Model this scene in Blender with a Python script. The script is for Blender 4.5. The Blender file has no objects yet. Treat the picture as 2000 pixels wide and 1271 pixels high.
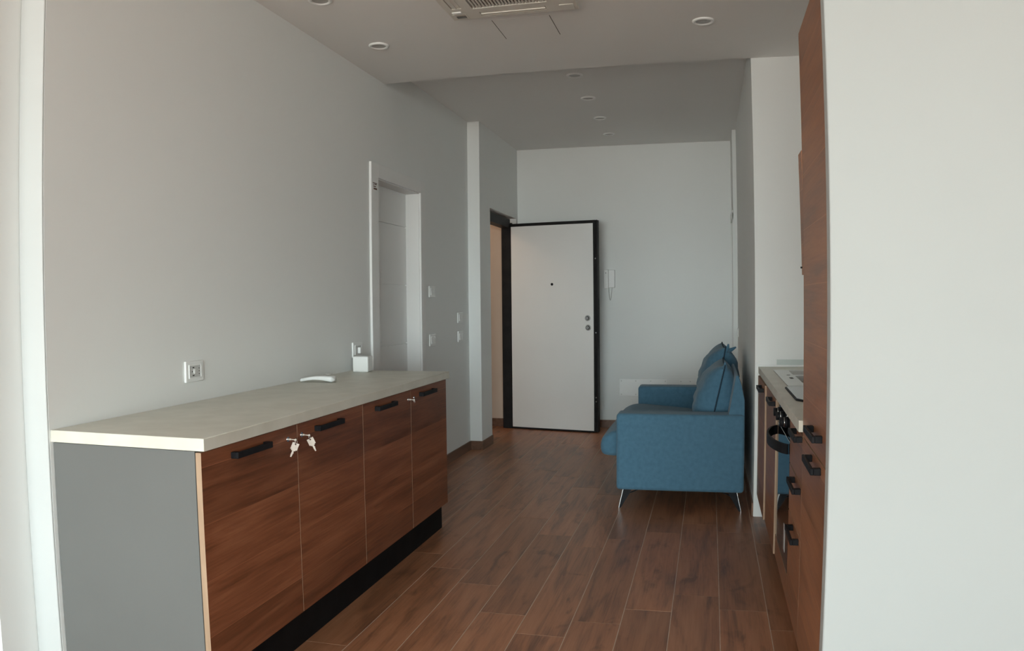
import bpy, bmesh, math, random
from mathutils import Vector, Matrix

random.seed(7)
C = bpy.context.scene.collection
S = bpy.context.scene

# ------------------------------------------------------------------ camera
# wide lens with its own barrel distortion, fitted to the straight edges of the room
YAW, PITCH, ROLL = -0.2397220, -0.0300481, -0.0099810
A1, A3, H = 0.000633407, -0.0397598e-9, 1.33216
fw = Vector((math.sin(YAW) * math.cos(PITCH), math.cos(YAW) * math.cos(PITCH), math.sin(PITCH)))
rt = Vector((math.cos(YAW), -math.sin(YAW), 0))
up = rt.cross(fw)
rt2 = rt * math.cos(ROLL) + up * math.sin(ROLL)
up2 = -rt * math.sin(ROLL) + up * math.cos(ROLL)
cam = bpy.data.cameras.new('camera')
cam_o = bpy.data.objects.new('camera', cam)
C.objects.link(cam_o)
M = Matrix.Identity(4)
for i in range(3):
    M[i][0], M[i][1], M[i][2] = rt2[i], up2[i], -fw[i]
M[0][3], M[1][3], M[2][3] = 0, 0, H
cam_o.matrix_world = M
cam.type = 'PANO'
cam.sensor_fit = 'HORIZONTAL'
cam.sensor_width = 36.0
cam.sensor_height = 36.0 * 1271 / 2000
cam.clip_start = 0.02
cc = cam
cc.panorama_type = 'FISHEYE_LENS_POLYNOMIAL'
cc.fisheye_fov = math.pi
k = 36.0 / 2000.0
cc.fisheye_polynomial_k0 = 0.0
cc.fisheye_polynomial_k1 = -A1 / k
cc.fisheye_polynomial_k2 = 0.0
cc.fisheye_polynomial_k3 = -A3 / k ** 3
cc.fisheye_polynomial_k4 = 0.0
S.camera = cam_o

# ------------------------------------------------------------------ world, lights, exposure
w = bpy.data.worlds.new('World')
S.world = w
w.use_nodes = True
nt = w.node_tree
nt.nodes.clear()
geo = nt.nodes.new('ShaderNodeTexCoord')
sep = nt.nodes.new('ShaderNodeSeparateXYZ')
mr = nt.nodes.new('ShaderNodeMapRange')
mr.inputs['From Min'].default_value = -1
mr.inputs['From Max'].default_value = 1
cr = nt.nodes.new('ShaderNodeValToRGB')
e = cr.color_ramp.elements
e[0].position = 0.0; e[0].color = (0.42, 0.385, 0.335, 1)
e[1].position = 1.0; e[1].color = (0.10, 0.12, 0.14, 1)
for p, c in ((0.44, (0.42, 0.385, 0.335, 1)), (0.49, (0.57, 0.56, 0.52, 1)), (0.505, (0.34, 0.37, 0.37, 1)), (0.65, (0.20, 0.22, 0.23, 1))):
    q = e.new(p); q.color = c
bg = nt.nodes.new('ShaderNodeBackground')
bg.inputs['Strength'].default_value = 13.5
wo = nt.nodes.new('ShaderNodeOutputWorld')
nt.links.new(geo.outputs['Generated'], sep.inputs[0])
nt.links.new(sep.outputs['Z'], mr.inputs['Value'])
nt.links.new(mr.outputs[0], cr.inputs[0])
nt.links.new(cr.outputs[0], bg.inputs[0])
nt.links.new(bg.outputs[0], wo.inputs[0])


def area_light(name, loc, rot, sx, sy, power, col, portal=False, spread=180):
    L = bpy.data.lights.new(name, 'AREA')
    L.shape = 'RECTANGLE'; L.size = sx; L.size_y = sy; L.energy = power; L.color = col
    L.spread = math.radians(spread)
    o = bpy.data.objects.new(name, L)
    o.location = loc; o.rotation_euler = rot
    C.objects.link(o)
    if portal:
        L.cycles.is_portal = True
    return o


# portal over the balcony window behind the photographer
area_light('window_portal', (-0.5, -4.06, 1.32), (math.pi / 2, 0, math.pi), 6.6, 2.6, 1, (1, 1, 1), True)
# hazy low daylight through the window behind the photographer: a broad glow from the right
# and a second sun lamp from the left, added to fill the deep walls
for nm, en, az_, el_, an in (('hazy_sun', 1.75, 22.0, 8.0, 28.0), ('fill_sun', 1.30, -4.0, 6.5, 26.0)):
    sl_ = bpy.data.lights.new(nm, 'SUN')
    sl_.energy = en; sl_.angle = math.radians(an); sl_.color = (0.81, 0.985, 1.0)
    so_ = bpy.data.objects.new(nm, sl_)
    C.objects.link(so_)
    az, el = math.radians(az_), math.radians(el_)
    d_ = Vector((-math.sin(az) * math.cos(el), math.cos(az) * math.cos(el), -math.sin(el)))
    so_.rotation_euler = d_.to_track_quat('-Z', 'Y').to_euler()
    so_.location = (az_ / 10, -6, 3)
# lamp of the stair landing outside the entrance door
area_light('landing_lamp', (-3.0, 7.6, 2.60), (0, 0, 0), 0.5, 0.5, 6.0, (1.0, 0.76, 0.56))

S.view_settings.view_transform = 'Standard'
S.view_settings.look = 'None'
S.view_settings.gamma = 1
S.view_settings.use_curve_mapping = False
S.view_settings.exposure = 0.0

# ------------------------------------------------------------------ materials


def principled(name, col, rough=0.5, metal=0.0, spec=0.5):
    m = bpy.data.materials.new(name)
    m.use_nodes = True
    b = m.node_tree.nodes['Principled BSDF']
    b.inputs['Base Color'].default_value = (*col, 1)
    b.inputs['Roughness'].default_value = rough
    b.inputs['Metallic'].default_value = metal
    b.inputs['Specular IOR Level'].default_value = spec
    return m


def node(m, t, **kw):
    n = m.node_tree.nodes.new(t)
    for a, v in kw.items():
        setattr(n, a, v)
    return n


def noise_mix(m, c1, c2, scale=(1, 1, 1), nscale=5, detail=4, bump=0.0, lo=0.35, hi=0.65, bscale=None, coord='Object', bdist=0.002):
    """colour varied by a noise, with a matching fine bump"""
    t = m.node_tree
    b = t.nodes['Principled BSDF']
    tc = node(m, 'ShaderNodeTexCoord'); mp = node(m, 'ShaderNodeMapping')
    mp.inputs['Scale'].default_value = scale
    nz = node(m, 'ShaderNodeTexNoise')
    nz.inputs['Scale'].default_value = nscale; nz.inputs['Detail'].default_value = detail
    rp = node(m, 'ShaderNodeValToRGB')
    rp.color_ramp.elements[0].position = lo; rp.color_ramp.elements[0].color = (*c1, 1)
    rp.color_ramp.elements[1].position = hi; rp.color_ramp.elements[1].color = (*c2, 1)
    t.links.new(tc.outputs[coord], mp.inputs[0]); t.links.new(mp.outputs[0], nz.inputs[0])
    t.links.new(nz.outputs[0], rp.inputs[0]); t.links.new(rp.outputs[0], b.inputs['Base Color'])
    if bump:
        n2 = node(m, 'ShaderNodeTexNoise')
        n2.inputs['Scale'].default_value = bscale or nscale * 6; n2.inputs['Detail'].default_value = 3
        bp = node(m, 'ShaderNodeBump'); bp.inputs['Strength'].default_value = bump; bp.inputs['Distance'].default_value = bdist
        t.links.new(mp.outputs[0], n2.inputs[0]); t.links.new(n2.outputs[0], bp.inputs['Height']); t.links.new(bp.outputs[0], b.inputs['Normal'])
    return m


def wood(name, dark, mid, light, along='y', rough=0.42, spec=0.4, per_object=True, plank=0.0, grain=1.0, offset=0.08, knots=0.0):
    """straight wood grain; the long axis of the grain follows `along`"""
    m = principled(name, mid, rough, spec=spec)
    t = m.node_tree; b = t.nodes['Principled BSDF']
    tc = node(m, 'ShaderNodeTexCoord'); mp = node(m, 'ShaderNodeMapping')
    ax = {'x': 0, 'y': 1, 'z': 2}[along]
    s = [9.0, 9.0, 9.0]; s[ax] = 0.9
    mp.inputs['Scale'].default_value = s
    info = node(m, 'ShaderNodeObjectInfo')
    add = node(m, 'ShaderNodeVectorMath', operation='MULTIPLY_ADD')
    comb = node(m, 'ShaderNodeCombineXYZ')
    for i in range(3):
        t.links.new(info.outputs['Random'], comb.inputs[i])
    add.inputs[1].default_value = (37.0, 53.0, 71.0) if per_object else (0, 0, 0)
    t.links.new(comb.outputs[0], add.inputs[0]); t.links.new(tc.outputs['Object'], add.inputs[2])
    vec = add.outputs[0]
    sepn = node(m, 'ShaderNodeSeparateXYZ'); t.links.new(tc.outputs['Object'], sepn.inputs[0])
    wn = None
    if plank:
        # printed planks across the door front: each band of height `plank` has its own tone and grain
        dv = node(m, 'ShaderNodeMath', operation='DIVIDE'); dv.inputs[1].default_value = plank
        off = node(m, 'ShaderNodeMath', operation='ADD'); off.inputs[1].default_value = offset
        t.links.new(sepn.outputs['Z'], off.inputs[0]); t.links.new(off.outputs[0], dv.inputs[0])
        fl = node(m, 'ShaderNodeMath', operation='FLOOR'); t.links.new(dv.outputs[0], fl.inputs[0])
        wn = node(m, 'ShaderNodeTexWhiteNoise', noise_dimensions='1D'); t.links.new(fl.outputs[0], wn.inputs['W'])
        c2 = node(m, 'ShaderNodeCombineXYZ')
        for i in range(3):
            t.links.new(wn.outputs['Value'], c2.inputs[i])
        a2 = node(m, 'ShaderNodeVectorMath', operation='MULTIPLY_ADD'); a2.inputs[1].default_value = (19, 23, 31)
        t.links.new(c2.outputs[0], a2.inputs[0]); t.links.new(vec, a2.inputs[2]); vec = a2.outputs[0]
    t.links.new(vec, mp.inputs[0])
    n0 = node(m, 'ShaderNodeTexNoise'); n0.inputs['Scale'].default_value = 0.6; n0.inputs['Detail'].default_value = 2
    t.links.new(mp.outputs[0], n0.inputs[0])
    n1 = node(m, 'ShaderNodeTexNoise'); n1.inputs['Scale'].default_value = 1.6; n1.inputs['Detail'].default_value = 7; n1.inputs['Roughness'].default_value = 0.62; n1.inputs['Distortion'].default_value = 0.6
    t.links.new(mp.outputs[0], n1.inputs[0])
    mp2 = node(m, 'ShaderNodeMapping'); s2 = [110.0, 110.0, 110.0]; s2[ax] = 3.5; mp2.inputs['Scale'].default_value = s2
    t.links.new(vec, mp2.inputs[0])
    n2 = node(m, 'ShaderNodeTexNoise'); n2.inputs['Scale'].default_value = 1.2; n2.inputs['Detail'].default_value = 3
    t.links.new(mp2.outputs[0], n2.inputs[0])
    mx = node(m, 'ShaderNodeMath', operation='MULTIPLY_ADD'); mx.inputs[1].default_value = 0.38 * grain
    t.links.new(n2.outputs[0], mx.inputs[0]); t.links.new(n1.outputs[0], mx.inputs[2])
    sub = node(m, 'ShaderNodeMath', operation='ADD'); sub.inputs[1].default_value = -0.19 * grain
    t.links.new(mx.outputs[0], sub.inputs[0])
    if knots:
        # dark knots and flecks
        mk = node(m, 'ShaderNodeMapping'); sk = [5.5, 5.5, 5.5]; sk[ax] = 2.2; mk.inputs['Scale'].default_value = sk
        t.links.new(vec, mk.inputs[0])
        vo = node(m, 'ShaderNodeTexNoise'); vo.inputs['Scale'].default_value = 1.3; vo.inputs['Detail'].default_value = 5; vo.inputs['Distortion'].default_value = 1.2
        t.links.new(mk.outputs[0], vo.inputs[0])
        kr = node(m, 'ShaderNodeMapRange'); kr.inputs['From Min'].default_value = 0.60; kr.inputs['From Max'].default_value = 0.78
        kr.inputs['To Min'].default_value = 0.0; kr.inputs['To Max'].default_value = -knots
        t.links.new(vo.outputs[0], kr.inputs[0])
        ak = node(m, 'ShaderNodeMath', operation='ADD'); t.links.new(sub.outputs[0], ak.inputs[0]); t.links.new(kr.outputs[0], ak.inputs[1])
        sub = ak
    rp = node(m, 'ShaderNodeValToRGB')
    el = rp.color_ramp.elements
    el[0].position = 0.30; el[0].color = (*dark, 1); el[1].position = 0.70; el[1].color = (*light, 1)
    x = el.new(0.50); x.color = (*mid, 1)
    t.links.new(sub.outputs[0], rp.inputs[0])
    hs = node(m, 'ShaderNodeHueSaturation')
    vr = node(m, 'ShaderNodeMapRange'); vr.inputs['To Min'].default_value = 0.86; vr.inputs['To Max'].default_value = 1.14
    t.links.new((wn.outputs['Value'] if wn else info.outputs['Random']), vr.inputs[0])
    t.links.new(vr.outputs[0], hs.inputs['Value']); t.links.new(rp.outputs[0], hs.inputs['Color'])
    col = hs.outputs[0]
    if plank:
        # pale hairline between the printed planks
        fr = node(m, 'ShaderNodeMath', operation='FRACT'); t.links.new(dv.outputs[0], fr.inputs[0])
        lt = node(m, 'ShaderNodeMath', operation='LESS_THAN'); lt.inputs[1].default_value = 0.010
        t.links.new(fr.outputs[0], lt.inputs[0])
        ml = node(m, 'ShaderNodeMath', operation='MULTIPLY'); ml.inputs[1].default_value = 0.35
        t.links.new(lt.outputs[0], ml.inputs[0])
        mc = node(m, 'ShaderNodeMix', data_type='RGBA'); mc.inputs[7].default_value = (*[min(1, v * 1.9) for v in light], 1)
        t.links.new(ml.outputs[0], mc.inputs[0]); t.links.new(col, mc.inputs[6]); col = mc.outputs[2]
    t.links.new(col, b.inputs['Base Color'])
    bp = node(m, 'ShaderNodeBump'); bp.inputs['Strength'].default_value = 0.12; bp.inputs['Distance'].default_value = 0.002
    t.links.new(n2.outputs[0], bp.inputs['Height']); t.links.new(bp.outputs[0], b.inputs['Normal'])
    rr = node(m, 'ShaderNodeMapRange'); rr.inputs['To Min'].default_value = rough - 0.07; rr.inputs['To Max'].default_value = rough + 0.1
    t.links.new(n1.outputs[0], rr.inputs[0]); t.links.new(rr.outputs[0], b.inputs['Roughness'])
    return m


wall_m = noise_mix(principled('white_wall_paint', (.86, .86, .85), .85, spec=.2), (.845, .86, .85), (.865, .88, .87), nscale=0.8, bump=.05, bscale=90)
ceil_m = noise_mix(principled('white_ceiling_paint', (.85, .845, .83), .9, spec=.15), (.87, .865, .85), (.89, .885, .87), nscale=0.8, bump=.04, bscale=90)
wall_dim = noise_mix(principled('darkened_wall_paint', (.60, .605, .595), .85, spec=.2), (.455, .475, .47), (.475, .495, .49), nscale=0.8, bump=.05, bscale=90)  # wall paint darkened to offset the strong window light on the near wall
wall_end_dim = noise_mix(principled('darkened_wall_end', (.66, .67, .66), .55, spec=.3), (.56, .575, .57), (.58, .595, .59), nscale=2)  # wall colour darkened where the window light burns out the wall end
lacq = noise_mix(principled('white_door_lacquer', (.80, .79, .77), .45, spec=.4), (.84, .84, .83), (.86, .86, .85), nscale=2)
plastic = noise_mix(principled('white_plastic', (.85, .86, .85), .35, spec=.5), (.88, .89, .88), (.90, .91, .90), nscale=4)
plastic_grey = noise_mix(principled('pale_grey_plastic', (.62, .62, .61), .35, spec=.5), (.60, .60, .59), (.64, .64, .63), nscale=4)
black_metal = noise_mix(principled('black_handle_metal', (.010, .010, .012), .5, 0.0, spec=.12), (.010, .010, .012), (.016, .016, .018), nscale=30)
black_frame = noise_mix(principled('black_door_frame', (.010, .009, .010), .5, spec=.2), (.010, .009, .010), (.016, .015, .015), nscale=12)
plinth_m = noise_mix(principled('black_plinth', (.006, .0055, .006), .6, spec=.08), (.007, .0065, .007), (.010, .0095, .010), nscale=10)
chrome = noise_mix(principled('chrome', (.75, .75, .76), .18, 1.0), (.70, .70, .71), (.80, .80, .81), nscale=20)
key_m = noise_mix(principled('nickel_key', (.72, .64, .56), .45, .1), (.68, .60, .53), (.78, .70, .62), nscale=40)
steel = noise_mix(principled('brushed_steel', (.62, .62, .60), .32, .75), (.56, .56, .54), (.66, .66, .64), (1, 30, 1), 8)
grey_panel = noise_mix(principled('grey_side_laminate', (.19, .192, .19), .6, spec=.3), (.138, .139, .134), (.148, .149, .144), nscale=1.5, bump=.05, bscale=200)
grout_m = noise_mix(principled('floor_grout', (.30, .245, .20), .9), (.54, .44, .35), (.62, .51, .41), nscale=20)
glass_blk = noise_mix(principled('black_oven_glass', (.006, .006, .008), .03, spec=1.0), (.005, .005, .006), (.008, .008, .010), nscale=10)
hob_m = noise_mix(principled('black_hob_glass', (.012, .013, .014), .06, spec=.9), (.011, .012, .013), (.014, .015, .016), nscale=10)
dark_void = principled('dark_recess', (.012, .011, .010), .9)
lens_m = noise_mix(principled('grey_lamp_lens', (.30, .29, .27), .3), (.42, .41, .39), (.46, .45, .43), nscale=4)
ac_m = noise_mix(principled('ivory_air_unit_plastic', (.72, .69, .63), .5), (.70, .67, .61), (.74, .71, .65), nscale=4)
stone = noise_mix(principled('beige_stone_laminate', (.50, .47, .41), .42, spec=.35), (.62, .60, .52), (.70, .68, .60), (1, 1, 1), 9, 8, bump=.06, lo=.33, hi=.68, bscale=160)
splash_m = noise_mix(principled('frosted_splash_panel', (.62, .68, .66), .25), (.60, .66, .64), (.64, .70, .68), nscale=3)
oak_edge = noise_mix(principled('pale_oak_edging', (.50, .34, .22), .55), (.36, .235, .150), (.43, .29, .19), (6, 6, .8), 6)
walnut = wood('walnut_door_front', (.125, .042, .018), (.215, .073, .034), (.300, .115, .056), 'y', .36, .4, True, .182, 1.0)
walnut_r = wood('walnut_kitchen_front', (.220, .092, .045), (.315, .136, .070), (.390, .180, .095), 'y', .38, .4, True, .182, .8)
tile_m = wood('wood_look_floor_tile', (.165, .070, .036), (.350, .152, .076), (.430, .205, .112), 'y', .38, .52, True, 0, .8, knots=.24)
skirt_m = wood('wood_look_skirting_tile', (.12, .060, .036), (.19, .098, .062), (.24, .13, .085), 'y', .40, .4, True, 0, .8)
label_m = noise_mix(principled('brown_label_print', (.12, .055, .04), .7), (.10, .045, .03), (.45, .34, .27), (1, 30, 60), 4, 2, lo=.45, hi=.55)
hall_m = noise_mix(principled('landing_wall_paint', (.72, .60, .50), .85), (.70, .58, .48), (.74, .62, .52), nscale=2)


def fabric():
    m = principled('blue_woven_fabric', (.045, .125, .185), .92, spec=.15)
    t = m.node_tree; b = t.nodes['Principled BSDF']
    tc = node(m, 'ShaderNodeTexCoord')
    nz = node(m, 'ShaderNodeTexNoise'); nz.inputs['Scale'].default_value = 38; nz.inputs['Detail'].default_value = 6
    t.links.new(tc.outputs['Object'], nz.inputs[0])
    rp = node(m, 'ShaderNodeValToRGB')
    rp.color_ramp.elements[0].position = .3; rp.color_ramp.elements[0].color = (.067, .150, .220, 1)
    rp.color_ramp.elements[1].position = .7; rp.color_ramp.elements[1].color = (.082, .178, .255, 1)
    t.links.new(nz.outputs[0], rp.inputs[0]); t.links.new(rp.outputs[0], b.inputs['Base Color'])
    wv = node(m, 'ShaderNodeTexNoise'); wv.inputs['Scale'].default_value = 420; wv.inputs['Detail'].default_value = 2
    t.links.new(tc.outputs['Object'], wv.inputs[0])
    bp = node(m, 'ShaderNodeBump'); bp.inputs['Strength'].default_value = .35; bp.inputs['Distance'].default_value = .001
    n3 = node(m, 'ShaderNodeTexNoise'); n3.inputs['Scale'].default_value = 7; n3.inputs['Detail'].default_value = 3
    t.links.new(tc.outputs['Object'], n3.inputs[0])
    bp2 = node(m, 'ShaderNodeBump'); bp2.inputs['Strength'].default_value = .25; bp2.inputs['Distance'].default_value = .02
    t.links.new(n3.outputs[0], bp2.inputs['Height']); t.links.new(bp2.outputs[0], bp.inputs['Normal'])
    t.links.new(wv.outputs[0], bp.inputs['Height']); t.links.new(bp.outputs[0], b.inputs['Normal'])
    b.inputs['Sheen Weight'].default_value = .15
    return m


blue = fabric()
blue_dark = noise_mix(principled('dark_blue_piping', (.014, .035, .055), .9), (.012, .030, .048), (.018, .042, .064), nscale=60)

# ------------------------------------------------------------------ helpers
ORIG = {}      # world origin of each object's root, so that every shape is written in room coordinates


def tag(o, label=None, cat=None, group=None, kind=None):
    if label: o['label'] = label
    if cat: o['category'] = cat
    if group: o['group'] = group
    if kind: o['kind'] = kind
    return o


def thing(name, label, cat, loc, group=None):
    o = bpy.data.objects.new(name, None)
    o.empty_display_size = 0.1
    C.objects.link(o); o.location = loc
    ORIG[o.name] = Vector(loc)
    return tag(o, label, cat, group)


def add_box(bm, x0, x1, y0, y1, z0, z1, bev=0.0, seg=1, mi=0, rot=None, piv=None):
    r = bmesh.ops.create_cube(bm, size=1.0)
    vs = r['verts']
    for v in vs:
        v.co = Vector(((x0 + x1) / 2 + v.co.x * (x1 - x0), (y0 + y1) / 2 + v.co.y * (y1 - y0), (z0 + z1) / 2 + v.co.z * (z1 - z0)))
    fs = {f for v in vs for f in v.link_faces}
    for f in fs: f.material_index = mi
    if bev:
        es = list({ed for v in vs for ed in v.link_edges})
        out = bmesh.ops.bevel(bm, geom=es, offset=bev, segments=seg, affect='EDGES', profile=0.5)
        for f in out['faces']:
            f.material_index = mi
            if seg > 1: f.smooth = True
        vs = list({v for f in out['faces'] for v in f.verts} | {v for v in vs if v.is_valid})
    if rot is not None:
        bmesh.ops.rotate(bm, verts=vs, cent=piv, matrix=rot)
    return vs


def add_cyl(bm, p, q, r, n=20, r2=None, caps=True, mi=0, smooth=True):
    p = Vector(p); q = Vector(q); d = q - p
    ret = bmesh.ops.create_cone(bm, cap_ends=caps, segments=n, radius1=r, radius2=r if r2 is None else r2, depth=d.length)
    Q = Vector((0, 0, 1)).rotation_difference(d.normalized()).to_matrix().to_4x4()
    T = Matrix.Translation((p + q) / 2) @ Q
    vs = ret['verts']
    bmesh.ops.transform(bm, matrix=T, verts=vs)
    for f in {f for v in vs for f in v.link_faces}:
        f.material_index = mi
        f.smooth = smooth and len(f.verts) == 4
    return vs


def add_tube(bm, pts, r, n=8, mi=0, closed=False):
    pts = [Vector(p) for p in pts]; rings = []
    N = len(pts)
    ref = Vector((0.13, 0.27, 0.95))
    for i, p in enumerate(pts):
        if closed:
            d = pts[(i + 1) % N] - pts[i - 1]
        else:
            d = pts[min(i + 1, N - 1)] - pts[max(i - 1, 0)]
        d.normalize()
        a = d.cross(ref)
        if a.length < 1e-3: a = d.cross(Vector((1, 0, 0)))
        a.normalize(); b = d.cross(a)
        rr = r[i] if isinstance(r, (list, tuple)) else r
        rings.append([bm.verts.new(p + (a * math.cos(t) + b * math.sin(t)) * rr) for t in [2 * math.pi * j / n for j in range(n)]])
    M_ = N if closed else N - 1
    for i in range(M_):
        for j in range(n):
            f = bm.faces.new((rings[i][j], rings[i][(j + 1) % n], rings[(i + 1) % N][(j + 1) % n], rings[(i + 1) % N][j]))
            f.smooth = True; f.material_index = mi
    if not closed:
        for rg in (rings[0][::-1], rings[-1]):
            f = bm.faces.new(rg); f.material_index = mi


def add_prism(bm, poly, axis, a0, a1, mi=0, bev=0.0, seg=2):
    """polygon given in the two other axes, extruded along `axis`"""
    def P(u, v, a):
        return {'x': (a, u, v), 'y': (u, a, v), 'z': (u, v, a)}[axis]
    v0 = [bm.verts.new(P(u, v, a0)) for u, v in poly]
    v1 = [bm.verts.new(P(u, v, a1)) for u, v in poly]
    n = len(poly)
    fs = [bm.faces.new(v0), bm.faces.new(v1[::-1])]
    for i in range(n):
        fs.append(bm.faces.new((v0[i], v0[(i + 1) % n], v1[(i + 1) % n], v1[i])))
    for f in fs: f.material_index = mi
    if bev:
        es = list({ed for f in fs for ed in f.edges})
        out = bmesh.ops.bevel(bm, geom=es, offset=bev, segments=seg, affect='EDGES', profile=0.5)
        for f in out['faces']: f.material_index = mi; f.smooth = True
    return v0 + v1


def obj(name, bm, mats, parent=None, smooth=None):
    if not isinstance(mats, (list, tuple)): mats = [mats]
    bmesh.ops.recalc_face_normals(bm, faces=bm.faces)
    if smooth is not None:
        for f in bm.faces: f.smooth = smooth
    org = ORIG[parent.name] if parent else None
    if org is None:
        lo = [min(v.co[i] for v in bm.verts) for i in range(3)]; hi = [max(v.co[i] for v in bm.verts) for i in range(3)]
        org = Vector(((lo[0] + hi[0]) / 2, (lo[1] + hi[1]) / 2, lo[2]))
    bmesh.ops.translate(bm, verts=bm.verts, vec=-org)
    me = bpy.data.meshes.new(name)
    bm.to_mesh(me); bm.free()
    for m in mats: me.materials.append(m)
    o = bpy.data.objects.new(name, me)
    C.objects.link(o)
    if parent:
        o.parent = parent
    else:
        o.location = org
    ORIG[o.name] = org
    return o


def B(*boxes, bev=0.0, seg=1):
    bm = bmesh.new()
    for b in boxes: add_box(bm, *b[:6], bev=bev, seg=seg, mi=(b[6] if len(b) > 6 else 0))
    return bm


def struct(name, bm, m, parent=None):
    o = obj(name, bm, m, parent)
    if not parent: tag(o, kind='structure')
    return o


# ------------------------------------------------------------------ room shell
ZN, ZF = 2.80, 2.945           # lower near ceiling, higher ceiling over the entrance
XL = -2.09                     # left wall
YK = 5.016                     # end wall of the kitchen recess
YB = 8.40                      # back wall
floor = struct('floor', B((-4.3, 3.3, -4.2, 8.6, -0.08, -0.0007)), grout_m)
struct('floor_window_room', B((-4.2, -2.20, -4.0, 1.93, -.0007, 0), (.91, 3.2, -4.0, 2.12, -.0007, 0), (-2.20, .91, -4.0, -1.002, -.0007, 0)), tile_m)
# wood-look tiles 20 x 120 cm, joints running into depth
W, LT, GAP = 0.202, 1.202, 0.0033
phase = {-1: 5.169, 0: 4.959, 1: 4.768, 2: 4.4365, 3: 4.247, 4: 4.420, 5: 4.592, 6: 4.803, 7: 4.651, 8: 4.451,
         -2: 5.40, -3: 5.0, -4: 4.7, 9: 4.30, 10: 4.7}
C0 = -1.350
tile_count = 0


def tile(x0, x1, y0, y1):
    global tile_count
    x0 += GAP / 2; x1 -= GAP / 2; y0 += GAP / 2; y1 -= GAP / 2
    if x1 - x0 < .012 or y1 - y0 < .012: return
    bm = bmesh.new()
    b = .0003
    z0, z1 = -0.0007, random.uniform(-.0002, .0002)
    vs = []
    for (dx, z) in ((0, z0), (0, z1 - b), (b, z1)):
        vs.append([bm.verts.new((x, y, z)) for x, y in ((x0 + dx, y0 + dx), (x1 - dx, y0 + dx), (x1 - dx, y1 - dx), (x0 + dx, y1 - dx))])
    for i in range(2):
        for j in range(4):
            bm.faces.new((vs[i][j], vs[i][(j + 1) % 4], vs[i + 1][(j + 1) % 4], vs[i + 1][j]))
    bm.faces.new(vs[2])
    obj('tile', bm, tile_m, floor)
    tile_count += 1


for kcol in range(-4, 11):
    x0 = C0 + kcol * W; x1 = x0 + W
    ph = phase[kcol]
    n0 = math.floor((-1.0 - ph) / LT)
    for n in range(n0, 6):
        ya, yb = ph + n * LT, ph + (n + 1) * LT
        ya = max(ya, -1.0)
        # outline of the room at this column
        xl = -2.19 if yb <= 2.08 else XL
        xr = .90
        yb = min(yb, YB)
        if ya >= yb: continue
        if x1 <= xl or x0 >= xr: continue
        if x0 >= .286 - .02 and ya > YK: continue
        yb2 = min(yb, YK) if x0 > .27 else yb
        xx1 = min(x1, xr)
        if ya > YK: xx1 = min(xx1, .286)
        if ya > 6.9 and x1 > -1.98: xl2 = -1.98
        else: xl2 = xl
        if ya > 6.93 and x1 <= -1.98: continue
        tile(max(x0, xl2), xx1, ya, yb2)
# landing floor beyond the entrance: a few tiles across the threshold
for i, xs in enumerate((-2.18, -2.38, -2.58)):
    for ya, yb in ((7.0, 7.62), (7.62, 8.31)):
        tile(xs, xs + .2, ya, yb)
tile(-2.10, -1.983, 7.285, 8.30)

# ceilings
struct('ceiling', B((-4.3, 3.3, -4.15, YK, ZN, 3.05)), ceil_m)
struct('ceiling_entrance', B((-2.30, .45, YK, 8.52, ZF, 3.06)), ceil_m)

# left wall with the inner door opening
struct('wall_left', B((-2.30, XL, 2.0835, 4.87, 0, ZF), (-2.30, XL, 5.67, 6.93, 0, ZF), (-2.30, XL, 4.87, 5.67, 2.145, ZF)), wall_m)
# projecting pier and entrance door wall
struct('wall_left_entrance', B((-2.30, -1.98, 6.93, 7.28, 0, ZF), (-2.12, -1.98, 8.33, YB, 0, ZF), (-2.12, -1.98, 7.28, 8.33, 2.205, ZF)), wall_m)
struct('wall_back', B((-2.30, .45, YB, 8.52, 0, ZF)), wall_m)
struct('wall_right_entrance', B((.286, .45, YK + .1, 7.85, 0, ZF), (.250, .45, 7.85, YB, 0, ZF)), wall_m)
struct('wall_right_kitchen_end', B((.286, 1.05, YK, YK + .1, 0, ZF)), wall_m)
struct('wall_right_kitchen', B((.93, 1.05, 2.178, YK, 0, ZN)), wall_m)
# near wall on the right, facing the window
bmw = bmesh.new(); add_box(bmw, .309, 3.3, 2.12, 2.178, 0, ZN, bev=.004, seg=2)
struct('wall_right', bmw, wall_dim)
struct('wall_right_near', B((3.2, 3.3, -4.1, 2.12, 0, ZN)), wall_m)
# near left: the wall steps back, then widens into the window room
bmj = bmesh.new(); add_box(bmj, -4.3, -2.1935, 1.93, 2.080, 0, ZN)
struct('wall_left_step', bmj, wall_m)
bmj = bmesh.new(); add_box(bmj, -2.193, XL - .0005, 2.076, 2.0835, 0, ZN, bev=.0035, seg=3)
struct('wall_end_strip', bmj, wall_end_dim)  # thin strip added over the wall end to carry its darkened colour
struct('wall_left_near', B((-4.3, -4.2, -4.1, 1.93, 0, ZN)), wall_m)
# window wall behind the camera with its wide opening
struct('wall_front', B((-4.3, -3.8, -4.15, -4.02, 0, ZN), (2.8, 3.3, -4.15, -4.02, 0, ZN), (-3.8, 2.8, -4.15, -4.02, 2.62, ZN)), wall_m)
bmf = bmesh.new()
for x in (-3.8, -2.17, -.53, 1.11, 2.74):
    add_box(bmf, x, x + .06, -4.14, -4.08, .05, 2.56)
add_box(bmf, -3.8, 2.8, -4.14, -4.08, 2.56, 2.62); add_box(bmf, -3.8, 2.8, -4.14, -4.08, 0, .05)
struct('window_1', bmf, lacq)

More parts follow.
